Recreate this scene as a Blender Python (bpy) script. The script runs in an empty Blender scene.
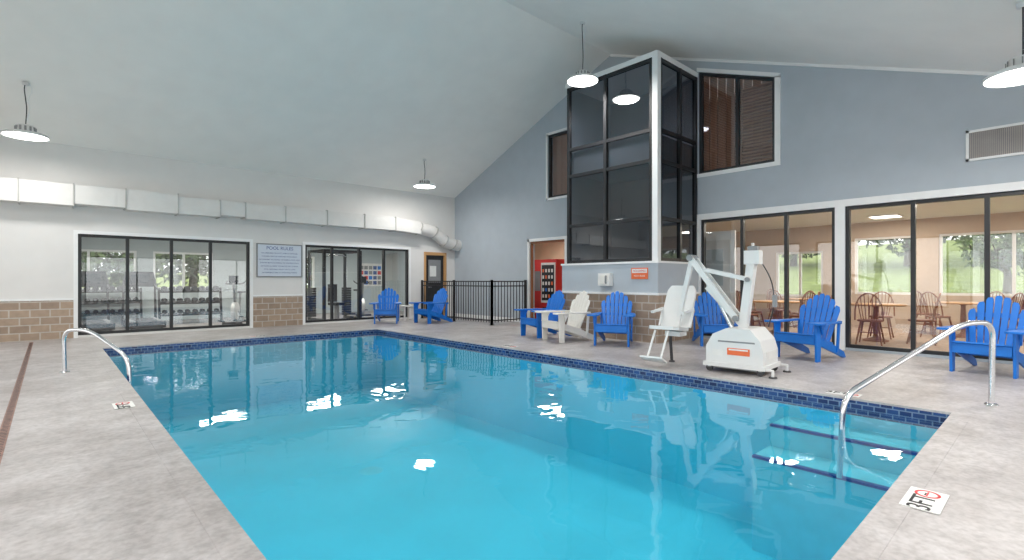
import bpy, math, random
from mathutils import Vector, Matrix, noise
random.seed(7)
S=bpy.context.scene
S.view_settings.view_transform='Standard'
S.view_settings.look='None'
S.view_settings.exposure=0.5

# ---------------------------------------------------------------- materials
def nt(name):
    m=bpy.data.materials.new(name); m.use_nodes=True
    n=m.node_tree; b=n.nodes['Principled BSDF']
    return m,n,b
def mat(name,col,rough=.5,metal=0,var=0.06,vs=6,bump=0,bs=40,emis=None,es=0,spec=None,coat=0):
    m,n,b=nt(name)
    b.inputs['Roughness'].default_value=rough; b.inputs['Metallic'].default_value=metal
    if spec is not None: b.inputs['Specular IOR Level'].default_value=spec
    if coat: b.inputs['Coat Weight'].default_value=coat
    geo=n.nodes.new('ShaderNodeNewGeometry')
    tx=n.nodes.new('ShaderNodeTexNoise'); tx.inputs['Scale'].default_value=vs; tx.inputs['Detail'].default_value=5
    n.links.new(geo.outputs['Position'],tx.inputs['Vector'])
    r=n.nodes.new('ShaderNodeValToRGB')
    r.color_ramp.elements[0].position=.3; r.color_ramp.elements[1].position=.7
    r.color_ramp.elements[0].color=[max(0,c*(1-var)) for c in col]+[1]
    r.color_ramp.elements[1].color=[min(1,c*(1+var)) for c in col]+[1]
    n.links.new(tx.outputs['Fac'],r.inputs['Fac']); n.links.new(r.outputs['Color'],b.inputs['Base Color'])
    if bump:
        t2=n.nodes.new('ShaderNodeTexNoise'); t2.inputs['Scale'].default_value=bs; t2.inputs['Detail'].default_value=4
        n.links.new(geo.outputs['Position'],t2.inputs['Vector'])
        bp=n.nodes.new('ShaderNodeBump'); bp.inputs['Strength'].default_value=bump; bp.inputs['Distance'].default_value=.01
        n.links.new(t2.outputs['Fac'],bp.inputs['Height']); n.links.new(bp.outputs['Normal'],b.inputs['Normal'])
    if emis:
        b.inputs['Emission Color'].default_value=list(emis)+[1]; b.inputs['Emission Strength'].default_value=es
    return m
def brick(name,axis,c1,c2,mort,bw,bh,ms=.012,rough=.5,off=.5,bump=.4):
    m,n,b=nt(name); b.inputs['Roughness'].default_value=rough
    geo=n.nodes.new('ShaderNodeNewGeometry'); sep=n.nodes.new('ShaderNodeSeparateXYZ'); com=n.nodes.new('ShaderNodeCombineXYZ')
    n.links.new(geo.outputs['Position'],sep.inputs[0])
    a,c=axis
    n.links.new(sep.outputs[a],com.inputs[0]); n.links.new(sep.outputs[c],com.inputs[1])
    br=n.nodes.new('ShaderNodeTexBrick'); br.offset=off
    br.inputs['Scale'].default_value=1; br.inputs['Brick Width'].default_value=bw; br.inputs['Row Height'].default_value=bh
    br.inputs['Mortar Size'].default_value=ms; br.inputs['Color1'].default_value=list(c1)+[1]; br.inputs['Color2'].default_value=list(c2)+[1]
    br.inputs['Mortar'].default_value=list(mort)+[1]
    n.links.new(com.outputs[0],br.inputs['Vector'])
    ns=n.nodes.new('ShaderNodeTexNoise'); ns.inputs['Scale'].default_value=9; n.links.new(geo.outputs['Position'],ns.inputs['Vector'])
    mx=n.nodes.new('ShaderNodeMixRGB'); mx.blend_type='MULTIPLY'; mx.inputs[0].default_value=.35
    n.links.new(br.outputs['Color'],mx.inputs[1]); n.links.new(ns.outputs['Fac'],mx.inputs[2]); n.links.new(mx.outputs[0],b.inputs['Base Color'])
    if bump:
        bp=n.nodes.new('ShaderNodeBump'); bp.invert=True; bp.inputs['Strength'].default_value=bump; bp.inputs['Distance'].default_value=.01
        n.links.new(br.outputs['Fac'],bp.inputs['Height']); n.links.new(bp.outputs['Normal'],b.inputs['Normal'])
    return m
def glassmat(name,tint,f0=.04,rough=0.0,gain=1.0):
    """thin pane: two-sided Schlick reflection over a tinted transparent body"""
    m=bpy.data.materials.new(name); m.use_nodes=True; n=m.node_tree; n.nodes.clear()
    o=n.nodes.new('ShaderNodeOutputMaterial'); mx=n.nodes.new('ShaderNodeMixShader'); lw=n.nodes.new('ShaderNodeLayerWeight')
    lw.inputs['Blend'].default_value=.5
    t=n.nodes.new('ShaderNodeBsdfTransparent'); t.inputs[0].default_value=list(tint)+[1]
    g=n.nodes.new('ShaderNodeBsdfGlossy'); g.inputs['Roughness'].default_value=rough; g.inputs[0].default_value=(.95,.97,1,1)
    pw=n.nodes.new('ShaderNodeMath'); pw.operation='POWER'; pw.inputs[1].default_value=5
    ml=n.nodes.new('ShaderNodeMath'); ml.operation='MULTIPLY_ADD'; ml.inputs[1].default_value=(1-f0)*gain; ml.inputs[2].default_value=f0; ml.use_clamp=True
    n.links.new(lw.outputs['Facing'],pw.inputs[0]); n.links.new(pw.outputs[0],ml.inputs[0]); n.links.new(ml.outputs[0],mx.inputs[0])
    n.links.new(t.outputs[0],mx.inputs[1]); n.links.new(g.outputs[0],mx.inputs[2]); n.links.new(mx.outputs[0],o.inputs[0])
    return m
def water():
    m=glassmat('water',(.90,.98,.99),.02,.012,.85); n=m.node_tree
    fr=[x for x in n.nodes if x.type=='LAYER_WEIGHT'][0]; g=[x for x in n.nodes if x.type=='BSDF_GLOSSY'][0]
    geo=n.nodes.new('ShaderNodeNewGeometry')
    tx=n.nodes.new('ShaderNodeTexNoise'); tx.inputs['Scale'].default_value=2.2; tx.inputs['Detail'].default_value=2; tx.inputs['Distortion'].default_value=.5
    n.links.new(geo.outputs['Position'],tx.inputs['Vector'])
    bp=n.nodes.new('ShaderNodeBump'); bp.inputs['Strength'].default_value=.16; bp.inputs['Distance'].default_value=.03
    n.links.new(tx.outputs['Fac'],bp.inputs['Height'])
    n.links.new(bp.outputs['Normal'],fr.inputs['Normal']); n.links.new(bp.outputs['Normal'],g.inputs['Normal'])
    return m

def deckmat():
    m,n,b=nt('deck_concrete'); b.inputs['Roughness'].default_value=.40; b.inputs['Specular IOR Level'].default_value=.5
    geo=n.nodes.new('ShaderNodeNewGeometry')
    t1=n.nodes.new('ShaderNodeTexNoise'); t1.inputs['Scale'].default_value=1.1; t1.inputs['Detail'].default_value=9; t1.inputs['Roughness'].default_value=.72
    t2=n.nodes.new('ShaderNodeTexNoise'); t2.inputs['Scale'].default_value=26; t2.inputs['Detail'].default_value=6
    t3=n.nodes.new('ShaderNodeTexNoise'); t3.inputs['Scale'].default_value=5; t3.inputs['Detail'].default_value=8; t3.inputs['Roughness'].default_value=.65
    for t in(t1,t2,t3): n.links.new(geo.outputs['Position'],t.inputs['Vector'])
    r=n.nodes.new('ShaderNodeValToRGB'); e=r.color_ramp.elements
    e[0].position=.34; e[0].color=(.39,.355,.345,1); e[1].position=.64; e[1].color=(.585,.555,.555,1)
    n.links.new(t1.outputs['Fac'],r.inputs[0])
    prev=r.outputs[0]
    for t,lo in((t2,.80),(t3,.76)):
        r2=n.nodes.new('ShaderNodeValToRGB'); e=r2.color_ramp.elements
        e[0].position=.36; e[0].color=(lo,lo*.99,lo*.985,1); e[1].position=.58; e[1].color=(1,1,1,1)
        n.links.new(t.outputs['Fac'],r2.inputs[0])
        mx=n.nodes.new('ShaderNodeMixRGB'); mx.blend_type='MULTIPLY'; mx.inputs[0].default_value=.85
        n.links.new(prev,mx.inputs[1]); n.links.new(r2.outputs[0],mx.inputs[2]); prev=mx.outputs[0]
    n.links.new(prev,b.inputs['Base Color'])
    bp=n.nodes.new('ShaderNodeBump'); bp.inputs['Strength'].default_value=.2; bp.inputs['Distance'].default_value=.01
    n.links.new(t2.outputs['Fac'],bp.inputs['Height']); n.links.new(bp.outputs['Normal'],b.inputs['Normal'])
    return m
def woodmat(name,c1,c2,sc=18,axis='Y'):
    m,n,b=nt(name); b.inputs['Roughness'].default_value=.45
    geo=n.nodes.new('ShaderNodeNewGeometry'); w=n.nodes.new('ShaderNodeTexWave'); w.bands_direction=axis
    w.inputs['Scale'].default_value=sc; w.inputs['Distortion'].default_value=1.5; w.inputs['Detail'].default_value=3
    n.links.new(geo.outputs['Position'],w.inputs['Vector'])
    r=n.nodes.new('ShaderNodeValToRGB'); r.color_ramp.elements[0].color=list(c1)+[1]; r.color_ramp.elements[1].color=list(c2)+[1]
    n.links.new(w.outputs['Fac'],r.inputs[0]); n.links.new(r.outputs[0],b.inputs['Base Color'])
    return m

DECK=deckmat()
CEIL=mat('ceiling_paint',(.91,.90,.865),.85,var=.02,vs=2,bump=.25,bs=60)
WHITE=mat('white_wall_paint',(.74,.73,.715),.8,var=.02,vs=3)
BLUEG=mat('blue_grey_wall_paint',(.45,.50,.55),.75,var=.03,vs=3)
TRIMW=mat('white_trim_paint',(.85,.86,.86),.5,var=.02)
BLACK=mat('black_aluminium',(.018,.019,.022),.4,var=.1)
BLKM=mat('black_iron',(.015,.015,.017),.45,var=.1)
BRX=brick('wainscot_tile_x',(0,2),(.50,.37,.27),(.38,.28,.21),(.60,.54,.47),.30,.155)
BRY=brick('wainscot_tile_y',(1,2),(.50,.37,.27),(.38,.28,.21),(.60,.54,.47),.30,.155)
BASIN=mat('pool_plaster',(.045,.53,.72),.8,var=.05,vs=1.2)
T1=(.005,.014,.09);T2=(.02,.075,.27)
TILX=brick('waterline_tile_x',(0,2),T1,T2,(.18,.26,.40),.10,.05,.006,.25,.5,0)
TILY=brick('waterline_tile_y',(1,2),T1,T2,(.18,.26,.40),.10,.05,.006,.25,.5,0)
STEPB=mat('pool_step_nosing_tile',(.015,.06,.26),.3)
STEPW=mat('pool_step_plaster',(.08,.53,.68),.8)
WATER=water()
GLASS=glassmat('window_glass',(.84,.86,.86),.11,gain=.8)
TINT=glassmat('tinted_glass',(.30,.31,.335),.10,gain=.8)
STEEL=mat('polished_steel',(.75,.76,.78),.18,1,var=.02)
BLUEP=mat('blue_chair_plastic',(.004,.165,.62),.42,var=.08)
WHITEP=mat('white_chair_plastic',(.78,.765,.72),.45,var=.03)
LIFTW=mat('lift_white_enamel',(.74,.745,.74),.35,var=.02)
GREY=mat('grey_plastic',(.25,.26,.27),.5)
DGREY=mat('dark_grey_rubber',(.05,.05,.055),.6)
RED=mat('red_paint',(.65,.03,.03),.4)
ORANGE=mat('orange_sign_paint',(.80,.16,.05),.5)
DUCTM=mat('white_duct_sheet',(.70,.69,.67),.5,var=.03)
SEAM=mat('duct_seam_metal',(.45,.445,.43),.5)
WOODW=woodmat('brown_wood_panel',(.20,.075,.045),(.42,.20,.12),9,'Z')
WOODC=woodmat('chair_wood',(.20,.07,.03),(.36,.15,.07),14,'Z')
WOODL=woodmat('honey_wood',(.50,.26,.10),(.62,.36,.16),10,'Z')
BEIGE=mat('beige_wall',(.60,.48,.37),.8,var=.03)
CARPET=mat('dining_floor_carpet',(.42,.31,.23),.9,var=.2,vs=8)
GYMF=mat('gym_floor',(.25,.24,.24),.7,var=.15,vs=6)
GYMW=mat('gym_wall',(.46,.52,.54),.8,var=.02)
GRASS=mat('lawn_grass',(.20,.25,.07),.95,var=.35,vs=1.5)
BOUNCEG=mat('bounce_ground_pale',(.78,.77,.74),.9,var=.08,vs=2)  # pale reflector ground, added to throw daylight up at the ceiling
LEAF=mat('tree_leaves',(.09,.13,.045),.9,var=.6,vs=3)
BARK=mat('tree_bark',(.10,.075,.05),.9,var=.3,vs=8)
LAMPG=mat('lamp_glow',(1,1,1),.4,emis=(1,.98,.95),es=8)
PANELG=mat('ceiling_panel_glow',(1,1,1),.4,emis=(1,.93,.82),es=3)
INK=mat('black_ink',(.02,.02,.02),.6)
INKB=mat('blue_ink',(.05,.10,.30),.6)
TILEW=mat('white_marker_tile',(.78,.78,.76),.35)
DRAIN=mat('drain_channel',(.28,.16,.13),.6,var=.3,vs=14)
LOUV=mat('vent_grille_paint',(.46,.42,.40),.5)
SIGNB=mat('sign_board_white',(.62,.68,.77),.4,var=.02)
SCREEN=mat('screen_glass',(.02,.025,.03),.15)

# ---------------------------------------------------------------- mesh builder
class M:
    def __init__(s): s.v=[];s.f=[];s.mi=[];s.sm=[];s.mats=[]
    def add(s,vs,fs,m,smooth=False):
        if m not in s.mats: s.mats.append(m)
        k=s.mats.index(m); o=len(s.v); s.v+= [tuple(v) for v in vs]
        for f in fs: s.f.append([i+o for i in f]); s.mi.append(k); s.sm.append(smooth)
    def hexa(s,b,t,m):
        s.add(list(b)+list(t),[(3,2,1,0),(4,5,6,7),(0,1,5,4),(1,2,6,5),(2,3,7,6),(3,0,4,7)],m)
    def bx(s,x0,x1,y0,y1,z0,z1,m):
        s.hexa([(x0,y0,z0),(x1,y0,z0),(x1,y1,z0),(x0,y1,z0)],[(x0,y0,z1),(x1,y0,z1),(x1,y1,z1),(x0,y1,z1)],m)
    def beam(s,p0,p1,w,t,m,up=(0,0,1)):
        p0=Vector(p0);p1=Vector(p1);d=(p1-p0).normalized();u=Vector(up)
        a=d.cross(u)
        if a.length<1e-4: a=d.cross(Vector((1,0,0)))
        a.normalize(); b=a.cross(d).normalized(); a*=w/2;b*=t/2
        s.hexa([p0-a-b,p0+a-b,p0+a+b,p0-a+b],[p1-a-b,p1+a-b,p1+a+b,p1-a+b],m)
    def tube(s,pts,r,m,n=10,cap=True):
        pts=[Vector(p) for p in pts]; rs=r if isinstance(r,(list,tuple)) else [r]*len(pts)
        vs=[];fs=[];prev=None
        for i,p in enumerate(pts):
            if i==0:d=pts[1]-p
            elif i==len(pts)-1:d=p-pts[i-1]
            else:d=(pts[i+1]-p).normalized()+(p-pts[i-1]).normalized()
            d.normalize()
            if prev is None:
                a=d.cross(Vector((0,0,1)))
                if a.length<.01:a=d.cross(Vector((1,0,0)))
            else: a=prev-d*prev.dot(d)
            a.normalize();prev=a;b=d.cross(a)
            for k in range(n):
                q=2*math.pi*k/n; vs.append(p+(a*math.cos(q)+b*math.sin(q))*rs[i])
        for i in range(len(pts)-1):
            for k in range(n):
                fs.append((i*n+k,i*n+(k+1)%n,(i+1)*n+(k+1)%n,(i+1)*n+k))
        s.add(vs,fs,m,True)
        if cap:
            o=len(pts)-1
            s.add(vs[:n],[tuple(range(n))[::-1]],m); s.add(vs[o*n:],[tuple(range(n))],m)
    def lathe(s,prof,c,m,n=28):
        vs=[];fs=[]
        for r,z in prof:
            for k in range(n):
                q=2*math.pi*k/n; vs.append((c[0]+r*math.cos(q),c[1]+r*math.sin(q),c[2]+z))
        for i in range(len(prof)-1):
            for k in range(n): fs.append((i*n+k,i*n+(k+1)%n,(i+1)*n+(k+1)%n,(i+1)*n+k))
        s.add(vs,fs,m,True)
    def prism(s,poly,O,U,V,th,m):
        O=Vector(O);U=Vector(U);V=Vector(V);W=U.cross(V).normalized()*th/2;n=len(poly)
        a=[O+U*p[0]+V*p[1]-W for p in poly]; b=[O+U*p[0]+V*p[1]+W for p in poly]
        s.add(a+b,[tuple(range(n))[::-1],tuple(range(n,2*n))]+[(i,(i+1)%n,n+(i+1)%n,n+i) for i in range(n)],m)
    def obj(s,name,loc=(0,0,0),rz=0,bevel=0,parent=None,sc=1):
        me=bpy.data.meshes.new(name); me.from_pydata(s.v,[],s.f)
        for m in s.mats: me.materials.append(m)
        for p,k,q in zip(me.polygons,s.mi,s.sm): p.material_index=k;p.use_smooth=q
        me.update(); o=bpy.data.objects.new(name,me); S.collection.objects.link(o)
        o.location=loc;o.rotation_euler=(0,0,rz);o.scale=(sc,)*3
        if bevel:
            b=o.modifiers.new('bevel','BEVEL');b.width=bevel;b.segments=2;b.limit_method='ANGLE';b.angle_limit=math.radians(50)
        if parent:o.parent=parent
        return o
def arc(pts,k=6,rad=.12):
    """round the interior corners of a polyline"""
    pts=[Vector(p) for p in pts]; out=[pts[0]]
    for i in range(1,len(pts)-1):
        p=pts[i];a=(pts[i-1]-p);b=(pts[i+1]-p);ra=min(rad,a.length*.49,b.length*.49)
        A=p+a.normalized()*ra;B=p+b.normalized()*ra
        for j in range(k+1):
            t=j/k; out.append(A*(1-t)**2+p*2*t*(1-t)+B*t*t)
    out.append(pts[-1]); return out
def text(s,size,loc,rot,m,parent,name='lettering',align='CENTER'):
    c=bpy.data.curves.new(name,'FONT');c.body=s;c.size=size;c.extrude=.001;c.align_x=align;c.align_y='CENTER'
    c.materials.append(m);o=bpy.data.objects.new(name,c);S.collection.objects.link(o)
    o.location=loc;o.rotation_euler=rot;o.parent=parent;return o

# ---------------------------------------------------------------- layout
XR=10.2; YL=14.0; XW=-4.0; YS=-3.0
PX0,PX1,PY0,PY1=.67,6.05,.65,11.6
RID=7.5; ZR=6.79
def cz(y): return ZR-.423*(y-RID) if y>RID else ZR-.37*(RID-y)

# floor / deck
f=M()
f.bx(XW,PX0,YS,YL,-.3,0,DECK); f.bx(PX1,XR+.2,YS,YL,-.3,0,DECK)
f.bx(PX0,PX1,YS,PY0,-.3,0,DECK); f.bx(PX0,PX1,PY1,YL,-.3,0,DECK)
f.obj('floor')
# trench drain
d=M()
d.bx(-.30,-.24,-2.5,13.6,.0005,.003,DRAIN)
for i in range(300):
    y=-2.4+i*.053; d.bx(-.290,-.25,y,y+.010,.003,.005,BLACK)
d.obj('trench_drain')

# pool
p=M(); Z0=-1.45; WZ=-.085
p.add([(PX0,PY0,Z0),(PX1,PY0,Z0),(PX1,PY1,Z0),(PX0,PY1,Z0)],[(0,1,2,3)],BASIN)
e=.012; ZT=-.018
for (a,b,c,q) in((PX0-.05,PX0+e,PY0,PY1),(PX1-e,PX1+.05,PY0,PY1)):
    p.bx(a,b,c,q,Z0,-.17,BASIN)
    p.bx(a,b,c,q,-.17,ZT,TILY)
for (a,b,c,q) in((PX0+e,PX1-e,PY0-.05,PY0+e),(PX0+e,PX1-e,PY1-e,PY1+.05)):
    p.bx(a,b,c,q,Z0,-.17,BASIN)
    p.bx(a,b,c,q,-.17,ZT,TILX)
# coping: flush cantilevered deck edge
cw=.12
p.bx(PX0-cw,PX0+e+.004,PY0-cw,PY1+cw,ZT,.0025,DECK); p.bx(PX1-e-.004,PX1+cw,PY0-cw,PY1+cw,ZT,.0025,DECK)
p.bx(PX0+e+.004,PX1-e-.004,PY0-cw,PY0+e+.004,ZT,.0025,DECK); p.bx(PX0+e+.004,PX1-e-.004,PY1-e-.004,PY1+cw,ZT,.0025,DECK)
# steps
for x0,x1,zt in((5.55,PX1,-.30),(5.10,5.55,-.52)):
    p.bx(x0,x1-e,PY0+e,2.05,Z0,zt,STEPW)
    p.bx(x0-.004,x0+.05,PY0+e,2.054,zt-.02,zt+.004,STEPB)
p.lathe([(0,.01),(.14,.01),(.16,0)],(3.3,6.5,Z0),STEPW)
p.obj('swimming_pool')
w=M(); w.add([(PX0,PY0,WZ),(PX1,PY0,WZ),(PX1,PY1,WZ),(PX0,PY1,WZ)],[(0,1,2,3)],WATER)
w.obj('pool_water')

# walls ------------------------------------------------------
def wall(name,axis,c0,c1,u0,u1,top,ops,m):
    """axis 'y': wall runs along Y, thickness c0..c1 in X."""
    br={u0,u1}
    for o in ops: br|={o[0],o[1]}
    if axis=='y' and u0<RID<u1: br.add(RID)
    br=sorted(br); g=M()
    for a,b in zip(br,br[1:]):
        mid=(a+b)/2
        col=sorted([o for o in ops if o[0]<=mid<=o[1]],key=lambda o:o[2](mid) if callable(o[2]) else o[2])
        F=lambda z:(z if callable(z) else (lambda y,z=z:z))
        lo=F(0)
        segs=[]
        for o in col: segs.append((lo,F(o[2]))); lo=F(o[3])
        segs.append((lo,F(top)))
        for l,h in segs:
            if h(mid)-l(mid)<.002: continue
            if axis=='y': g.hexa([(c0,a,l(a)),(c1,a,l(a)),(c1,b,l(b)),(c0,b,l(b))],[(c0,a,h(a)),(c1,a,h(a)),(c1,b,h(b)),(c0,b,h(b))],m)
            else: g.hexa([(a,c0,l(a)),(b,c0,l(b)),(b,c1,l(b)),(a,c1,l(a))],[(a,c0,h(a)),(b,c0,h(b)),(b,c1,h(b)),(a,c1,h(a))],m)
    return g.obj(name)
W1=(.43,3.76,.05,2.20); W2=(5.15,8.40,.05,2.20); D1=(8.96,9.84,0,2.15)
wall('wall_left','x',YL,YL+.2,XW,XR+.2,cz(YL)+.0,[W1,W2,D1],WHITE)
A=(2.68,5.17,.04,2.5); B=(-1.05,2.53,.04,2.5); UW=(3.68,5.22,3.48,lambda y:cz(y)-.28); UL=(8.6,9.63,3.5,5.25); DO=(9.0,10.35,0,2.33)
wall('wall_right','y',XR,XR+.2,YS,YL,cz,[A,B,UW,UL,DO],BLUEG)
WW=[(-2.2,2.2,.2,2.9),(2.8,7.2,.2,2.9),(7.8,12.6,.2,2.9)]
wall('wall_rear','y',XW-.2,XW,YS,YL,cz,WW,WHITE)
SW=[(-3.4,.6,.2,2.4),(1.2,5.2,.2,2.4),(5.8,9.6,.2,2.4)]
wall('wall_near','x',YS-.2,YS,XW-.2,XR+.2,cz(YS),SW,WHITE)
# ceilings
for nm,ya,yb in(('ceiling',RID,YL+.2),('ceiling',YS-.2,RID)):
    g=M(); za,zb=cz(ya),cz(yb); x0,x1=XW-.2,XR+.25
    g.hexa([(x0,ya,za),(x1,ya,za),(x1,yb,zb),(x0,yb,zb)],[(x0,ya,za+.15),(x1,ya,za+.15),(x1,yb,zb+.15),(x0,yb,zb+.15)],CEIL); g.obj(nm)

# window frames ------------------------------------------------
def frame(name,axis,c,us,z0,z1,hz=(),fw=.06,dp=.09,fm=BLACK,gm=GLASS,sill=True):
    g=M(); F=z1 if callable(z1) else (lambda u:z1)
    def P(u,k,z): return (c+k,u,z) if axis=='y' else (u,c+k,z)
    n=len(us)
    for i,u in enumerate(us):
        a,b=(u,u+fw) if i==0 else ((u-fw,u) if i==n-1 else (u-fw/2,u+fw/2))
        g.hexa([P(a,0,z0),P(b,0,z0),P(b,dp,z0),P(a,dp,z0)],[P(a,0,F(a)),P(b,0,F(b)),P(b,dp,F(b)),P(a,dp,F(a))],fm)
    for i,(a,b) in enumerate(zip(us,us[1:])):
        a+=fw if i==0 else fw/2; b-=fw if i==n-2 else fw/2
        for zz in [lambda u:z0, lambda u:F(u)-fw]+[(lambda u,h=h:h-fw/2) for h in hz]:
            k0,k1=.008,dp-.008
            g.hexa([P(a,k0,zz(a)),P(b,k0,zz(b)),P(b,k1,zz(b)),P(a,k1,zz(a))],[P(a,k0,zz(a)+fw),P(b,k0,zz(b)+fw),P(b,k1,zz(b)+fw),P(a,k1,zz(a)+fw)],fm)
        g.add([P(a,dp/2,z0),P(b,dp/2,z0),P(b,dp/2,F(b)),P(a,dp/2,F(a))],[(0,1,2,3)],gm)
    return g.obj(name)
frame('window_1','x',YL+.03,[.43,1.27,2.09,2.89,3.76],.05,2.2)
frame('window_2','x',YL+.03,[5.15,5.93,6.75,7.56,8.40],.05,2.2)
frame('window_3','y',XR+.03,[2.68,3.5,4.32,5.17],.04,2.5)
frame('window_4','y',XR+.03,[-1.05,-.15,.73,1.6,2.53],.04,2.5)
frame('window_5','y',XR+.03,[3.68,4.42,5.22],3.48,lambda y:cz(y)-.28)
frame('window_6','y',XR+.03,[8.6,9.63],3.5,5.25)
for i,o in enumerate(WW): frame('window_%d'%(7+i),'y',XW-.14,[o[0],(o[0]+o[1])/2,o[1]],o[2],o[3])
for i,o in enumerate(SW): frame('window_%d'%(10+i),'x',YS-.14,[o[0],(o[0]+o[1])/2,o[1]],o[2],o[3])
# wood behind upper windows
g=M(); XB=XR+.215
for i in range(9):
    y=3.66+i*.178
    g.hexa([(XB,y,3.4),(XB+.04,y,3.4),(XB+.04,y+.165,3.4),(XB,y+.165,3.4)],[(XB,y,cz(y)-.2),(XB+.04,y,cz(y)-.2),(XB+.04,y+.165,cz(y+.165)-.2),(XB,y+.165,cz(y+.165)-.2)],WOODW)
g.bx(XB+.04,XB+.07,3.5,5.3,3.4,cz(3.5)-.2,WOODW)
g.obj('wood_shutter_panel')
g=M()
for i in range(6):
    y=8.55+i*.19; g.bx(XB,XB+.04,y,y+.18,3.4,5.3,WOODW)
g.obj('wood_shutter_panel')
g=M()
for i in range(21):
    z=3.57+i*.075; g.beam((XR+.155,3.75,z),(XR+.155,4.38,z),.06,.012,WOODW,(.6,0,1))
g.bx(XR+.13,XR+.18,3.74,3.76,3.54,5.1,WOODW); g.bx(XR+.13,XR+.18,4.36,4.385,3.54,5.1,WOODW)
g.obj('window_shutter_slats')

# trims on right wall
g=M()
def tr(y0,y1,z0,z1,t=.025): g.bx(XR-t,XR,y0,y1,z0,z1,TRIMW)
tr(-1.15,5.25,2.5,2.62); tr(2.53,2.68,0,2.5); tr(-1.15,-1.05,0,2.5); tr(5.17,5.24,0,2.5)
g.obj('trim_1')
g=M()
tr(3.58,5.25,3.40,3.48); tr(3.58,3.68,3.48,cz(3.68)-.28)
g.hexa([(XR-.025,3.58,cz(3.58)-.28),(XR,3.58,cz(3.58)-.28),(XR,5.25,cz(5.25)-.28),(XR-.025,5.25,cz(5.25)-.28)],
       [(XR-.025,3.58,cz(3.58)-.2),(XR,3.58,cz(3.58)-.2),(XR,5.25,cz(5.25)-.2),(XR-.025,5.25,cz(5.25)-.2)],TRIMW)
tr(9.63,9.69,3.44,5.31); tr(8.55,9.69,5.25,5.31); tr(8.55,9.69,3.44,3.5)
g.obj('trim_2')
g=M(); tr(10.35,10.43,0,2.41); tr(8.92,10.43,2.33,2.41); tr(8.92,9.0,0,2.33); g.obj('trim_3')
g=M()
g.hexa([(XR-.03,YS,cz(YS)-.05),(XR,YS,cz(YS)-.05),(XR,RID,ZR-.05),(XR-.03,RID,ZR-.05)],[(XR-.03,YS,cz(YS)),(XR,YS,cz(YS)),(XR,RID,ZR),(XR-.03,RID,ZR)],TRIMW)
g.obj('trim_4')
g=M()
def tl(x0,x1,z0,z1,t=.02,m=TRIMW): g.bx(x0,x1,YL-t,YL,z0,z1,m)
for a,b in((.43,3.76),(5.15,8.40)):
    tl(a-.07,b+.07,2.2,2.27); tl(a-.07,a,0,2.2); tl(b,b+.07,0,2.2)
g.obj('trim_5')
g=M()
for a,b in((XW,.36),(3.83,5.08)):
    g.bx(a,b,YL-.02,YL,.0,.80,BRX); g.bx(a,b,YL-.03,YL,.80,.84,TRIMW)
g.obj('trim_6')
g=M(); g.bx(8.47,8.9,YL-.02,YL,0,.1,TRIMW); g.bx(XR-.02,XR,10.45,13.97,0,.1,TRIMW); g.bx(XR-.02,XR,YS,-1.2,0,.1,TRIMW); g.obj('baseboard_right')

# door left wall
g=M(); x0,x1=8.96,9.84
g.bx(x0,x0+.08,YL-.02,YL+.15,0,2.15,WOODL); g.bx(x1-.08,x1,YL-.02,YL+.15,0,2.15,WOODL); g.bx(x0+.08,x1-.08,YL-.02,YL+.15,2.05,2.15,WOODL)
g.bx(x0+.08,x1-.08,YL+.05,YL+.09,0.01,2.05,BLACK)
g.bx(x0+.2,x1-.2,YL+.035,YL+.05,1.15,1.9,GREY); g.bx(x0+.25,x1-.38,YL+.03,YL+.035,1.35,1.7,TILEW)
g.tube([(x0+.17,YL+.05,1.0),(x0+.17,YL,1.0),(x0+.28,YL,1.0)],.012,STEEL)
g.obj('door_1',bevel=.004)

# tower / bay ---------------------------------------------------
TX,TY0,TY1,TZ=8.62,5.25,7.54,5.55
g=M(); ZB=1.55
g.bx(TX-.04,TX+.12,TY0-.04,TY1+.12,0,ZB,BLUEG); g.bx(TX+.12,XR-.002,TY0-.04,TY0+.12,0,ZB,BLUEG); g.bx(TX+.12,XR-.002,TY1-.02,TY1+.12,0,ZB,BLUEG)
g.bx(TX-.06,XR-.002,TY0-.06,TY1+.14,ZB,ZB+.04,TRIMW)          # ledge slab
g.bx(TX-.02,XR-.002,TY0-.02,TY1+.04,TZ,TZ+.10,TRIMW)          # roof cap
g.bx(TX+.02,XR-.002,TY1-.04,TY1+.02,ZB+.04,TZ,BLUEG)        # far cheek
g.bx(TX+.1,XR-.01,TY0+.1,TY1-.1,3.58,4.10,BLUEG)
g.bx(TX-.02,TX+.10,TY0-.02,TY0+.10,ZB+.04,TZ,TRIMW)        # corner post
g.obj('wall_bay')
g=M(); g.bx(TX-.06,TX-.04,TY0-.06,TY1+.12,0,.93,BRY); g.bx(TX-.075,TX-.04,TY0-.06,TY1+.12,.93,.97,TRIMW)
g.bx(TX-.04,XR-.03,TY0-.06,TY0-.04,0,.93,BRX); g.bx(TX-.04,XR-.03,TY0-.075,TY0-.04,.93,.97,TRIMW); g.obj('trim_7')
frame('window_13','y',TX-.01,[TY0+.10,TY0+1.24,TY1-.0],ZB+.04,TZ,(2.43,3.55,4.15),.07,.08,gm=TINT)
frame('window_14','x',TY0-.01,[TX+.10,(TX+XR)/2+.1,XR-.005],ZB+.04,TZ,(2.43,3.55,4.15),.07,.08,gm=TINT)
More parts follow.
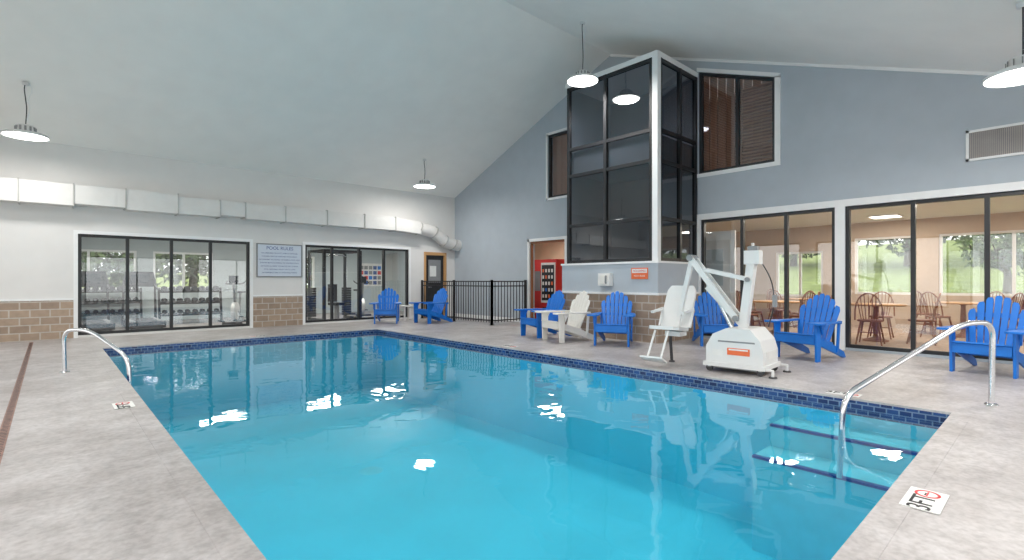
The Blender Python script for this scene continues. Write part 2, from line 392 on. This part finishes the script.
# phone box + signs on bay
g=M(); xs=TX-.045
g.bx(xs-.12,xs,6.25,6.55,1.10,1.36,TILEW); g.bx(xs-.13,xs-.12,6.30,6.50,1.14,1.32,WHITEP); g.tube([(xs-.15,6.33,1.16),(xs-.15,6.33,1.30)],.018,GREY); g.tube([(xs-.15,6.33,1.16),(xs-.13,6.33,1.16)],.018,GREY); g.tube([(xs-.15,6.33,1.3),(xs-.13,6.33,1.3)],.018,GREY)
g.obj('emergency_phone',bevel=.006)
g=M(); g.bx(xs-.012,xs-.001,5.42,5.80,1.24,1.46,ORANGE); g.bx(xs-.014,xs-.012,5.44,5.78,1.36,1.44,TILEW); o=g.obj('warning_sign')
R_X=(math.pi/2,0,-math.pi/2)
text('NO DIVING',.055,(xs-.0155,5.61,1.40),R_X,RED,o); text('POOL RULES',.045,(xs-.0135,5.61,1.30),R_X,TILEW,o)

# vent
g=M(); y0,y1,z0,z1=.02,.96,3.0,3.46
g.bx(XR-.03,XR,y0,y1,z0,z0+.035,TRIMW);g.bx(XR-.03,XR,y0,y1,z1-.035,z1,TRIMW);g.bx(XR-.03,XR,y0,y0+.035,z0,z1,TRIMW);g.bx(XR-.03,XR,y1-.035,y1,z0,z1,TRIMW)
g.bx(XR-.006,XR-.001,y0,y1,z0,z1,GREY)
for i in range(40):
    y=y0+.045+i*.0215; g.bx(XR-.022,XR-.006,y,y+.012,z0+.035,z1-.035,LOUV)
g.obj('vent_grille')

# duct
g=M(); y0=YL-.42
xs=[XW,-1.2,-.45,.35,1.2,2.15,3.0,3.55,4.5,5.6,6.7,7.7]
for i,(a,b) in enumerate(zip(xs,xs[1:])):
    z0=2.74; z1=3.17 if i<5 else 3.12
    if i in(3,6): z0+=.04
    g.bx(a+.012,b-.012,y0,YL-.001,z0,z1,DUCTM); g.bx(b-.012,b+.012,y0-.02,YL-.001,z0-.02,z1+.02,SEAM)
a,b=7.71,8.6
g.hexa([(a,y0,2.74),(b,y0,2.68),(b,YL-.001,2.68),(a,YL-.001,2.74)],[(a,y0,3.12),(b,y0,3.05),(b,YL-.001,3.05),(a,YL-.001,3.12)],DUCTM)
g.tube(arc([(8.6,y0+.2,2.86),(9.15,y0+.2,2.82),(9.7,y0+.2,2.45),(10.19,y0+.2,2.4)],5,.25),.19,DUCTM,18)
for q in((8.62,2.86),(9.2,2.78),(9.6,2.52),(9.95,2.42)): g.tube([(q[0]-.015,y0+.2,q[1]+.008),(q[0]+.015,y0+.2,q[1]-.008)],.215,SEAM,18)
g.obj('ventilation_duct')

# pool rules board
g=M(); g.bx(3.93,5.04,YL-.03,YL-.001,1.32,2.16,SIGNB)
for a in((3.91,3.94,1.30,2.18),(5.03,5.06,1.30,2.18)): g.bx(a[0],a[1],YL-.035,YL-.001,a[2],a[3],GREY)
g.bx(3.94,5.03,YL-.035,YL-.001,2.15,2.18,GREY);g.bx(3.94,5.03,YL-.035,YL-.001,1.30,1.33,GREY)
o=g.obj('pool_rules_sign')
R_Y=(math.pi/2,0,0)
text('POOL RULES',.12,(4.485,YL-.032,2.06),R_Y,INKB,o)
L=['NO LIFEGUARD ON DUTY. SWIM AT OWN RISK.','CHILDREN MUST BE SUPERVISED BY AN ADULT.','NO RUNNING  NO DIVING  NO GLASS IN POOL AREA.','SHOWER BEFORE ENTERING THE SWIMMING POOL.','NO FOOD OR DRINK WITHIN FIVE FEET OF POOL.','POOL OPEN DAILY FROM 9 AM TO 10 PM.','IN EMERGENCY DIAL 911 FROM POOL PHONE.']
for i,l in enumerate(L): text(l,.042,(4.485,YL-.032,1.93-.085*i),R_Y,INKB,o)

# fence -----------------------------------------------------------
g=M(); H=1.2
def fence(a,b):
    a=Vector(a);b=Vector(b);n=max(1,round((b-a).length/.115))
    for z in(.12,H-.14,H-.01): g.beam((a.x,a.y,z),(b.x,b.y,z),.03,.03,BLKM)
    for i in range(1,n): 
        q=a.lerp(b,i/n); g.bx(q.x-.008,q.x+.008,q.y-.008,q.y+.008,.06,H,BLKM)
    m=max(1,round((b-a).length/1.5))
    for i in range(m+1):
        q=a.lerp(b,i/m); g.bx(q.x-.028,q.x+.028,q.y-.028,q.y+.028,0,H+.03,BLKM); g.bx(q.x-.05,q.x+.05,q.y-.05,q.y+.05,0,.012,BLKM)
fence((8.85,13.93,0),(8.85,10.45,0)); fence((8.85,10.45,0),(10.12,10.45,0))
g.obj('iron_fence')

# handrails -----------------------------------------------------------
def rail(name,pts,r=.024,base=True):
    g=M(); g.tube(arc(pts,8,.16),r,STEEL,14)
    b=pts[0]; g.lathe([(.0,.014),(.05,.012),(.055,.0)],(b[0],b[1],.001),STEEL)
    return g.obj(name)
rail('pool_handrail',[(6.72,.45,.004),(6.74,.44,.80),(6.35,.62,.80),(5.08,1.27,.20),(5.03,1.29,-.50)])
rail('pool_handrail',[(.14,8.85,.004),(.13,8.87,.56),(.38,8.55,.56),(.74,8.1,.22),(.78,8.02,-.9)])

# adirondack chair ----------------------------------------------------
def adirondack(m,loc,deg,sc=1):
    g=M()
    for s in(-1,1):
        x=.27*s
        g.prism([(-.40,.39),(-.40,.27),(-.30,.25),(.47,.0),(.56,.0),(.50,.09),(.10,.25),(-.05,.30)],(x,0,0),(0,1,0),(0,0,1),.03,m)
        g.prism([(-.40,0),(-.29,0),(-.27,.555),(-.42,.555)],(x+.035*s,0,0),(0,1,0),(0,0,1),.032,m)
        g.prism([(.23,-.50),(.27,-.53),(.40,-.53),(.43,-.50),(.42,-.20),(.36,.20),(.33,.34),(.28,.34),(.27,.1),(.25,-.1)] if s>0 else
                [(-.23,-.50),(-.25,-.1),(-.27,.1),(-.28,.34),(-.33,.34),(-.36,.20),(-.42,-.20),(-.43,-.50),(-.40,-.53),(-.27,-.53)],(0,0,.57),(1,0,0),(0,1,0),.028,m)
        g.prism([(-.33,.555),(-.20,.555),(-.29,.40)],(x+.07*s,0,0),(0,1,0),(0,0,1),.025,m)
        g.beam((x+.02*s,.27,.10),(x+.03*s,.30,.556),.05,.03,m,(1,0,0))
    g.beam((-.32,.33,.55),(.32,.33,.55),.05,.035,m)
    g.beam((-.28,.17,.20),(.28,.17,.20),.09,.03,m)
    for i in range(6):
        t=i/5; y=-.40+.50*t; z=.40-.145*t-(.012 if 0<i<5 else 0)
        if i==0: z-=.006
        g.beam((-.29,y,z),(.29,y,z),.085,.024,m,(0,.28,1))
    g.bx(-.285,.285,-.425,-.40,.26,.385,m)
    n=7; base=Vector((0,.13,.22)); D=Vector((0,.38,1)).normalized()
    for i in range(n):
        k=i-(n-1)/2; L=.83-.021*k*k
        u0=k*.067; u1=k*.088; w0=.029; w1=.038
        V=D; U=Vector((1,0,0))
        sl=.02*k
        poly=[(u0-w0,0),(u0+w0,0),(u1+w1,L-.03-max(0,sl)*.9),(u1+w1*.6,L-max(0,sl)*.4),(u1-w1*.6,L+min(0,sl)*.4),(u1-w1,L-.03+min(0,sl)*.9)]
        g.prism(poly,base,U,V,.022,m)
    g.beam(base+D*.55+Vector((-.26,.02,0)),base+D*.55+Vector((.26,.02,0)),.06,.022,m,(0,-1,.38))
    return g.obj('adirondack_chair',(loc[0],loc[1],0),math.radians(deg),bevel=.004,sc=sc)
adirondack(BLUEP,(7.95,7.62),-100)
adirondack(WHITEP,(7.72,6.75),-104)
adirondack(BLUEP,(7.93,5.75),-62)
adirondack(BLUEP,(9.3,4.45),-50)
adirondack(BLUEP,(8.75,2.66),-100)
adirondack(BLUEP,(9.15,.62),-98)
adirondack(BLUEP,(7.15,13.1),-35)
adirondack(BLUEP,(8.15,12.3),-84)
g=M(); 
for i in range(5): g.bx(-.2,.2,-.21+i*.085,-.21+i*.085+.075,.42,.445,WHITEP)
for a in(-.16,.16):
    for b in(-.16,.16): g.bx(a-.02,a+.02,b-.02,b+.02,0,.42,WHITEP)
    g.bx(a-.01,a+.01,-.16,.16,.36,.42,WHITEP)
g.obj('side_table',(8.05,13.55,0),0,bevel=.003)

# pool lift ---------------------------------------------------------
g=M()
g.prism([(-.36,.10),(.36,.10),(.36,.34),(.27,.50),(.10,.58),(-.20,.58),(-.32,.44),(-.36,.30)],(0,0,0),(0,1,0),(0,0,1),.60,LIFTW)
g.bx(-.33,.33,-.39,.39,.075,.13,LIFTW); g.bx(-.27,.27,-.33,.33,.05,.08,GREY)
g.bx(-.306,-.300,-.20,.08,.24,.33,ORANGE); g.bx(-.308,-.306,-.18,.06,.30,.32,TILEW); g.bx(-.306,-.300,.14,.27,.22,.30,TILEW)
g.bx(-.304,-.300,-.26,.20,.40,.42,GREY)
g.bx(-.18,.2,-.365,-.36,.2,.3,TILEW)
for a in(-.27,.27):
    for b in(-.32,.32):
        g.tube([(a-.018,b,.045),(a+.018,b,.045)],.044,DGREY,16); g.bx(a-.025,a+.025,b-.02,b+.02,.06,.09,STEEL)
for a in(-.3,.3): g.tube([(a,-.40,.09),(a,-.47,.09),(a,-.47,.01)],.02,LIFTW); g.lathe([(0,.02),(.045,.018),(.05,.0)],(a,-.47,.0),DGREY,14)
# mast
g.beam((0,-.02,.55),(0,-.14,1.52),.10,.13,LIFTW,(1,0,0))
g.bx(-.075,.075,-.24,-.05,1.42,1.60,LIFTW); g.bx(-.05,.05,-.21,-.09,1.60,1.66,GREY)
g.tube([(0,-.14,1.62),(0,-.14,1.70)],.02,LIFTW)
# main lift arm
for s in(-1,1):
    g.beam((.075*s,.05,.70),(.075*s,.68,1.53),.075,.03,LIFTW,(1,0,0))
    g.beam((.075*s,-.10,1.22),(.075*s,.50,1.36),.05,.025,LIFTW,(1,0,0))
g.beam((0,.0,.62),(0,.46,1.12),.07,.08,LIFTW,(1,0,0))
g.tube([(0,.12,.56),(0,.36,1.05)],.032,STEEL,14); g.tube([(-.11,.68,1.53),(.11,.68,1.53)],.045,GREY,16)
g.tube([(-.11,.05,.70),(.11,.05,.70)],.04,GREY,16); g.tube([(-.11,-.10,1.22),(.11,-.10,1.22)],.03,GREY,16)
# hanger to seat
g.beam((0,.68,1.53),(.02,.80,1.05),.06,.06,LIFTW,(1,0,0)); g.beam((.02,.80,1.05),(.02,.92,.52),.06,.05,LIFTW,(1,0,0))
# seat: moulded, faces the pool
yc=1.0
V=Vector((.34,-.06,1)).normalized()
g.prism([(-.21,0),(.21,0),(.23,.25),(.22,.58),(.17,.66),(-.17,.66),(-.22,.58),(-.23,.25)],(.10,yc,.50),(0,1,0),V,.045,LIFTW)
g.prism([(-.21,0),(.21,0),(.23,.36),(.17,.44),(-.17,.44),(-.23,.36)],(.12,yc,.49),(0,1,0),Vector((-1,0,.10)),.05,LIFTW)
for s in(-1,1):
    y=yc+.235*s
    g.beam((.22,y,.78),(-.14,y,.74),.04,.035,LIFTW); g.beam((.10,y,.52),(.22,y,.78),.04,.03,LIFTW,(0,1,0))
    g.tube([(-.30,yc+.10*s,.49),(-.52,yc+.10*s,.14)],.016,LIFTW)
g.beam((-.55,yc-.17,.11),(-.55,yc+.17,.11),.17,.025,LIFTW,(.5,0,1))
g.bx(-.10,.12,yc-.18,yc+.05,.40,.47,LIFTW)
g.tube([(-.02,yc,.42),(-.02,yc,.30),(.06,yc+.02,.02)],.022,DGREY); g.lathe([(0,.03),(.04,.02),(.045,0)],(.06,yc+.02,0),DGREY,12)
g.tube(arc([(0.05,-.2,1.5),(.16,-.34,1.2),(.14,-.36,.85),(.1,-.3,.6)],6,.2),.008,DGREY,8)
g.bx(.06,.14,-.40,-.36,.86,1.02,GREY)
g.obj('pool_lift',(6.82,2.88,0),math.radians(4),bevel=.006)

# pendant lamps ------------------------------------------------------
def pendant(x,y,z,e=62):
    g=M(); c=(x,y,z)
    g.lathe([(0,.0),(.27,.0),(.30,.02)],c,LAMPG,32)
    g.lathe([(.305,.0),(.31,.035),(.27,.06),(.15,.085),(.13,.09),(.12,.17),(.10,.20),(.03,.21),(0,.21)],c,LIFTW,32)
    for k in range(12):
        q=k*math.pi/6; g.beam((x+.13*math.cos(q),y+.13*math.sin(q),z+.08),(x+.13*math.cos(q),y+.13*math.sin(q),z+.17),.01,.03,GREY)
    zc=cz(y)
    g.tube(arc([(x,y,z+.2),(x+.015,y,z+.5),(x-.02,y,zc-.1),(x,y,zc)],4,.1),.008,DGREY,8)
    g.tube(arc([(x,y,z+.28),(x+.06,y,z+.45),(x+.03,y,(z+zc)/2+.2),(x+.09,y,zc-.12),(x+.05,y,zc-.005)],4,.1),.005,TRIMW,6)
    g.lathe([(0,-.05),(.05,-.045),(.055,0)],(x,y,zc),LIFTW,16)
    o=g.obj('pendant_lamp')
    l=bpy.data.lights.new('lamp_bulb','AREA');l.shape='DISK';l.size=.52;l.energy=e;l.color=(1,.97,.93)
    lo=bpy.data.objects.new('lamp_bulb',l);S.collection.objects.link(lo);lo.location=(x,y,z-.012);lo.parent=o
for q in((-.32,12.4,3.76,26),(7.96,12.4,3.92,32),(7.9,6.5,5.22,70),(7.50,.26,3.34,45),(-.5,6.5,5.2),(3.4,5.2,5.0),(-.5,0.3,3.3,42),(3.4,.0,3.2,42)): pendant(*q)

# depth markers --------------------------------------------------------
def marker(x,y,rz,t,w=.30,h=.16,sym=True):
    g=M(); g.bx(-w/2,w/2,-h/2,h/2,.0,.004,TILEW)
    if sym:
        g.lathe([(.045,.0045),(.045,.0055),(.058,.0055),(.058,.0045)],(w/2-.075,0,0),RED,20); g.bx(w/2-.11,w/2-.04,-.004,.004,.0045,.0055,RED)
        g.bx(w/2-.10,w/2-.06,.005,.012,.0045,.0055,INK)
    o=g.obj('depth_marker',(x,y,.003),rz)
    text(t,h*.85,(-.06 if sym else 0,-.0,.006),(0,0,0),INK,o)
marker(3.52,.50,0,'3FT',.34,.17); marker(6.20,1.55,-math.pi/2,'3FT'); marker(.52,6.1,math.pi/2,'5FT'); marker(6.20,6.8,-math.pi/2,'5FT')
marker(3.3,11.75,math.pi,'5FT')

# ---------------------------------------------------- dining room (behind right wall)
g=M(); g.bx(XR+.2,16.2,-3.2,8.2,-.1,.0,CARPET); g.obj('floor_dining')
g=M(); g.bx(XR+.2,16.2,-3.2,8.2,2.75,2.85,TRIMW); g.obj('ceiling_dining')
wall('wall_dining_far','y',16.0,16.2,-3.2,8.2,2.75,[(4.5,5.75,.75,2.05),(2.45,3.75,.85,2.35),(-.6,2.0,.85,2.35)],BEIGE)
frame('window_15','y',16.03,[4.5,5.1,5.75],.75,2.05,fm=TRIMW); frame('window_16','y',16.03,[2.45,3.75],.85,2.35,fm=TRIMW); frame('window_17','y',16.03,[-.6,.7,2.0],.85,2.35,fm=TRIMW)  # two larger windows added in place of outdoor reflections in the pool-side glass
wall('wall_dining_near','x',-3.2,-3.0,XR+.2,16.0,2.75,[],BEIGE)
wall('wall_dining_side','x',8.0,8.2,XR+.2,16.0,2.75,[],BEIGE)
g=M(); g.bx(10.9,10.96,4.75,5.75,0,2.3,TRIMW); g.bx(10.88,10.9,4.85,5.65,.15,2.1,WHITE); g.bx(10.875,10.88,5.0,5.5,1.1,1.9,GYMW); g.obj('door_2')
def windsor(x,y,deg):
    g=M(); g.lathe([(0,.43),(.20,.43),(.215,.45),(.20,.47),(0,.465)],(0,0,0),WOODC,20)
    for a in(-1,1):
        for b in(-1,1): g.tube([(a*.13,b*.13,.44),(a*.20,b*.21,0)],[.018,.014],WOODC,8)
        g.tube([(a*.165,-.17,.22),(a*.165,.17,.22)],.01,WOODC,6)
    g.tube([(-.165,0,.22),(.165,0,.22)],.01,WOODC,6)
    top=[]
    for i in range(13):
        q=math.pi*i/12; top.append((-.22*math.cos(q),.17+.10*math.sin(q),.47+.50*math.sin(q)**.7 if 0<i<12 else .46))
    g.tube(top,.013,WOODC,8)
    for i in range(1,8):
        q=math.pi*(.12+.76*i/8); g.tube([(-.15*math.cos(q),.17,.46),(-.22*math.cos(q),.17+.10*math.sin(q),.47+.49*math.sin(q)**.7)],.007,WOODC,6)
    g.obj('windsor_chair',(x,y,0),math.radians(deg))
def table(x,y,r=.5):
    g=M(); g.lathe([(0,.71),(r-.02,.71),(r,.725),(r-.01,.745),(0,.745)],(0,0,0),WOODL,32)
    g.lathe([(.22,.0),(.22,.03),(.06,.07),(.04,.12),(.05,.4),(.04,.68),(.12,.71)],(0,0,0),WOODC,20)
    g.obj('dining_table',(x,y,0))
for tx,ty,nk in((12.2,4.4,4),(12.2,2.5,4),(13.4,-.6,4),(14.6,4.6,3),(14.4,1.4,4)):
    table(tx,ty)
    for k in range(nk):
        a=k*90+20+ty*30; q=math.radians(a); windsor(tx+.72*math.sin(q),ty-.72*math.cos(q),a+180)
def panel(x,y,z,sx,sy,e,col=(1,.9,.78),name='ceiling_light'):
    g=M(); g.bx(x-sx/2,x+sx/2,y-sy/2,y+sy/2,z-.03,z-.001,TRIMW); g.bx(x-sx/2+.03,x+sx/2-.03,y-sy/2+.03,y+sy/2-.03,z-.035,z-.03,PANELG); o=g.obj(name)
    l=bpy.data.lights.new('panel_bulb','AREA');l.shape='RECTANGLE';l.size=sx-.06;l.size_y=sy-.06;l.energy=e;l.color=col
    lo=bpy.data.objects.new('panel_bulb',l);S.collection.objects.link(lo);lo.location=(x,y,z-.045);lo.parent=o
for a in((12.2,4.2),(12.2,1.0),(14.6,2.8),(14.6,-.8)): panel(a[0],a[1],2.75,.6,.6,38)

# vestibule with vending machine
g=M(); g.bx(XR+.2,13.2,8.2,14.2,-.1,0,CARPET); g.obj('floor_vestibule')
g=M(); g.bx(XR+.2,13.2,8.2,14.2,2.7,2.8,TRIMW); g.obj('ceiling_vestibule')
wall('wall_vestibule','y',13.0,13.2,8.2,14.2,2.7,[],BEIGE); wall('wall_vestibule_side','x',14.0,14.2,XR+.4,13.0,2.7,[],BEIGE)
panel(11.6,10.6,2.7,.6,1.2,38)
g=M(); g.bx(0,.75,-.46,.46,.06,1.85,RED); g.bx(-.02,0,-.42,.16,.55,1.75,TILEW); g.bx(-.03,-.02,-.38,.12,.62,1.68,SCREEN); g.bx(-.02,0,.20,.42,.9,1.5,GREY); g.bx(-.02,0,-.35,.1,.2,.42,BLACK)
for i in range(5):
    for j in range(4): g.bx(-.035,-.03,-.34+j*.12,-.27+j*.12,.70+i*.19,.80+i*.19,random.choice([TILEW,ORANGE,BLUEP,TILEW]))
for a in(.06,.68):
    for b in(-.4,.4): g.bx(a-.03,a+.03,b-.03,b+.03,0,.06,BLACK)
g.obj('vending_machine',(10.95,10.45,0),.0,bevel=.008)
g=M(); g.bx(XR+.03,XR+.09,9.0,9.05,0,2.33,WOODC);g.bx(XR+.03,XR+.09,10.30,10.35,0,2.33,WOODC);g.bx(XR+.03,XR+.09,9.05,10.3,2.27,2.33,WOODC); g.obj('door_3')

# ---------------------------------------------------- gym (behind left wall)
GX0,GX1,GY=-1.2,10.4,18.6
g=M(); g.bx(GX0,GX1,YL+.2,GY+.2,-.1,0,GYMF); g.obj('floor_gym')
g=M(); g.bx(GX0,GX1,YL+.2,GY+.2,2.6,2.7,TRIMW); g.obj('ceiling_gym')
wall('wall_gym_far','x',GY,GY+.2,GX0,GX1,2.6,[(-.3,1.9,.95,2.1),(2.3,3.9,.95,2.1),(5.6,7.2,.6,2.1)],GYMW)
frame('window_18','x',GY+.03,[-.3,.8,1.9],.95,2.1,fm=TRIMW); frame('window_19','x',GY+.03,[2.3,3.1,3.9],.95,2.1,fm=TRIMW); frame('window_20','x',GY+.03,[5.6,6.4,7.2],.6,2.1,fm=TRIMW)
wall('wall_gym_side','y',GX0-.2,GX0,YL+.2,GY+.2,2.6,[],GYMW); wall('wall_gym_side','y',GX1,GX1+.2,YL+.2,GY+.2,2.6,[],GYMW)
for a in((1.2,16),(3.6,16),(6.4,16),(8.8,16)): panel(a[0],a[1],2.6,1.2,.6,40,(1,.95,.86))  # ceiling panels added to light the gym interior
def treadmill(x,y,deg):
    g=M(); g.bx(-.38,.38,-.85,.85,.05,.20,BLACK); g.bx(-.25,.25,-.80,.70,.20,.212,DGREY)
    for s in(-1,1):
        g.bx(.28*s-.05,.28*s+.05,-.84,.8,.20,.225,GREY)
        g.beam((.36*s,.70,.15),(.33*s,.62,1.25),.07,.05,DGREY,(1,0,0)); g.tube(arc([(.33*s,.62,1.1),(.34*s,.30,1.0),(.34*s,.05,.98)],4,.1),.025,DGREY)
    g.prism([(-.38,1.05),(.38,1.05),(.30,1.45),(-.30,1.45)],(0,.66,0),(1,0,0),(0,0,1),.08,BLACK); g.bx(-.2,.2,.60,.62,1.15,1.38,SCREEN)
    for a in(-.3,.3):
        for b in(-.75,.75): g.bx(a-.03,a+.03,b-.03,b+.03,0,.05,BLACK)
    g.obj('treadmill',(x,y,0),math.radians(deg),bevel=.008)
treadmill(.75,15.9,0); treadmill(1.75,15.9,0)
def rack(x,y):
    g=M()
    for s in(-1,1):
        g.beam((.75*s,.0,0),(.75*s,.18,1.0),.08,.05,BLACK,(1,0,0)); g.beam((.75*s,-.2,.02),(.75*s,.3,.02),.06,.04,BLACK)
    for k,z in enumerate((.28,.60,.92)):
        g.beam((-.75,.05+k*.05,z),(.75,.05+k*.05,z),.22,.03,BLACK,(0,-.3,1))
        for i in range(8):
            x_=-.63+i*.18; r=.055+.008*k; yy=.05+k*.05
            g.tube([(x_,yy-.10,z+.07),(x_,yy-.02,z+.07)],r,DGREY,8); g.tube([(x_,yy+.02,z+.07),(x_,yy+.10,z+.07)],r,DGREY,8); g.tube([(x_,yy-.05,z+.07),(x_,yy+.05,z+.07)],.014,STEEL,8)
    g.obj('dumbbell_rack',(x,y,0),0)
rack(2.95,16.6); rack(1.2,18.0)
def bike(x,y,deg):
    g=M(); g.beam((0,-.45,.05),(0,.45,.05),.08,.06,GREY); g.bx(-.25,.25,-.5,-.44,0,.06,DGREY); g.bx(-.25,.25,.44,.5,0,.06,DGREY)
    g.tube([(-.05,.22,.36),(.05,.22,.36)],.25,LIFTW,24); g.beam((0,.2,.4),(0,.35,1.15),.08,.06,GREY,(1,0,0)); g.beam((0,-.1,.1),(0,-.25,.85),.06,.05,GREY,(1,0,0)); g.beam((0,-.15,.3),(0,.2,.36),.08,.08,GREY)
    g.prism([(-.12,-.14),(.12,-.14),(.04,.14),(-.04,.14)],(0,-.25,.88),(1,0,0),(0,1,0),.06,DGREY)
    g.tube(arc([(-.24,.1,1.2),(-.22,.32,1.12),(.22,.32,1.12),(.24,.1,1.2)],5,.08),.018,DGREY); g.bx(-.12,.12,.34,.38,1.12,1.35,SCREEN)
    g.tube([(-.14,.22,.2),(-.08,.22,.36)],.015,STEEL);g.bx(-.2,-.1,.16,.28,.18,.21,DGREY)
    g.obj('exercise_bike',(x,y,0),math.radians(deg),bevel=.004)
bike(3.95,15.9,150); bike(8.0,16.6,170)
g=M()
for a in(-.6,.6):
    for b in(-.45,.45): g.bx(a-.04,a+.04,b-.04,b+.04,0,2.15,BLACK)
    g.bx(a-.035,a+.035,-.45,.45,2.08,2.15,BLACK); g.bx(a-.035,a+.035,-.45,.45,0.0,.07,BLACK)
    for k in range(12): g.bx(a-.14,a+.14,.30,.42,.1+k*.075,.165+k*.075,DGREY)
    g.tube([(a,.36,.1),(a,.36,2.1)],.012,STEEL,8)
g.bx(-.6,.6,-.48,-.41,2.08,2.15,BLACK); g.bx(-.6,.6,.41,.48,2.08,2.15,BLACK)
g.tube(arc([(-.35,-.1,1.95),(-.2,-.1,2.0),(.2,-.1,2.0),(.35,-.1,1.95)],4,.05),.015,STEEL); g.tube([(0,-.1,2.0),(0,-.1,2.1)],.006,DGREY,6)
g.bx(-.16,.16,-.35,.15,.45,.53,BLACK); g.bx(-.03,.03,-.2,.0,.0,.45,GREY); g.bx(-.14,.14,.12,.2,.55,1.1,DGREY); g.bx(-.03,.03,.19,.25,0,1.0,GREY)
g.obj('cable_weight_machine',(6.55,15.3,0),.1,bevel=.004)
g=M(); g.bx(8.9,9.9,GY-.02,GY-.001,1.0,1.9,TILEW)
for i in range(4):
    for j in range(5): g.bx(8.95+j*.19,9.10+j*.19,GY-.024,GY-.02,1.06+i*.2,1.20+i*.2,random.choice([GREY,INKB,RED,BLUEP]))
g.obj('exercise_chart_poster')

# ---------------------------------------------------- outdoors
def lawn(x0,x1,y0,y1,fn,nx=16,ny=16,m=GRASS,name='lawn'):
    g=M();vs=[];fs=[]
    for i in range(nx+1):
        for j in range(ny+1):
            x=x0+(x1-x0)*i/nx;y=y0+(y1-y0)*j/ny; vs.append((x,y,fn(x,y)))
    for i in range(nx):
        for j in range(ny): a=i*(ny+1)+j; fs.append((a,a+ny+1,a+ny+2,a+1))
    g.add(vs,fs,m,True); g.obj(name)
EL=lambda x,y:-.12+max(0,x-19)*.11+.10*math.sin(y*.3)
NL=lambda x,y:-.12+max(0,y-24)*.05
lawn(16.3,70,-30,40,EL,40,16)
lawn(-30,16.2,19.0,70,NL)
lawn(-50,-4.3,-30,18.9,lambda x,y:-.12,m=BOUNCEG,name='bounce_ground')  # unseen bounce ground outside the rear and near walls, added for ceiling light
lawn(-4.3,16.2,-50,-3.4,lambda x,y:-.12,m=BOUNCEG,name='bounce_ground')
def tree(x,y,z,h,r,n=2600,lo=.36):
    g=M(); g.tube([(0,0,0),(.1,0,h*.3),(0,.1,h*.6)],[r*.10,r*.07,r*.04],BARK,10)
    for k in range(12):
        q=k*1.3; g.tube([(0,0,h*.3+k*.1),(r*.4*math.cos(q),r*.4*math.sin(q),h*.5),(r*.8*math.cos(q),r*.8*math.sin(q),h*.75)],[r*.04,r*.025,r*.008],BARK,6)
    vs=[];fs=[]
    for k in range(n):
        d=Vector((random.gauss(0,1),random.gauss(0,1),random.gauss(0,1))).normalized()
        c=Vector((d.x*r,d.y*r,h*(.5+lo/2)+d.z*h*(1-lo)/2))
        c=Vector((0,0,h*(.5+lo/2))).lerp(c,random.uniform(.35,1)**.6*(.9+.3*noise.noise(d*2+Vector((x,y,0)))))
        s=random.uniform(.07,.16)*r*.6
        a=Vector((random.gauss(0,1),random.gauss(0,1),random.gauss(0,1))).normalized(); b=a.orthogonal().normalized()
        o=len(vs); vs+=[c-a*s,c+b*s*.6,c+a*s,c-b*s*.6]; fs.append((o,o+1,o+2,o+3))
    g.add(vs,fs,LEAF)
    g.obj('tree',(x,y,z))
tree(24,1.2,EL(24,1.2),3.0,1.5,1100,.30)
for i in range(11): tree(40+3*math.sin(i*2.1),-14+i*4,EL(40,0)-.1,7+1.5*math.sin(i*3.3),3.0,1800,.1)
for i in range(12): tree(-8+i*2.6,27+1.5*math.sin(i*1.7),NL(0,27),5+.8*math.sin(i*2.7),2.2,1800,.12)

# ---------------------------------------------------- world + daylight
w=bpy.data.worlds.new('World');S.world=w;w.use_nodes=True
bg=w.node_tree.nodes['Background'];bg.inputs[0].default_value=(1,.99,.975,1);bg.inputs[1].default_value=2.35
def portal(c,rot,sx,sy):
    l=bpy.data.lights.new('window_daylight_portal','AREA');l.shape='RECTANGLE';l.size=sx;l.size_y=sy;l.cycles.is_portal=True
    o=bpy.data.objects.new('window_daylight_portal',l);S.collection.objects.link(o);o.location=c;o.rotation_euler=rot
for o in WW: portal((XW-.25,(o[0]+o[1])/2,(o[2]+o[3])/2),(0,-math.pi/2,0),o[3]-o[2],o[1]-o[0])
for o in SW: portal(((o[0]+o[1])/2,YS-.25,(o[2]+o[3])/2),(math.pi/2,0,0),o[1]-o[0],o[3]-o[2])
portal((16.3,1.6,1.6),(0,math.pi/2,0),1.5,4.4)
portal((1.8,GY+.3,1.5),(-math.pi/2,0,0),4.3,1.2)

# ---------------------------------------------------- camera
c=bpy.data.cameras.new('camera');c.sensor_width=36;c.lens=36*503/1024;c.shift_y=.001
co=bpy.data.objects.new('camera',c);S.collection.objects.link(co);co.location=(0,0,1.2)
fw=Vector((.6762,.7365,0)); co.rotation_euler=fw.to_track_quat('-Z','Y').to_euler()
c.clip_start=.05; S.camera=co
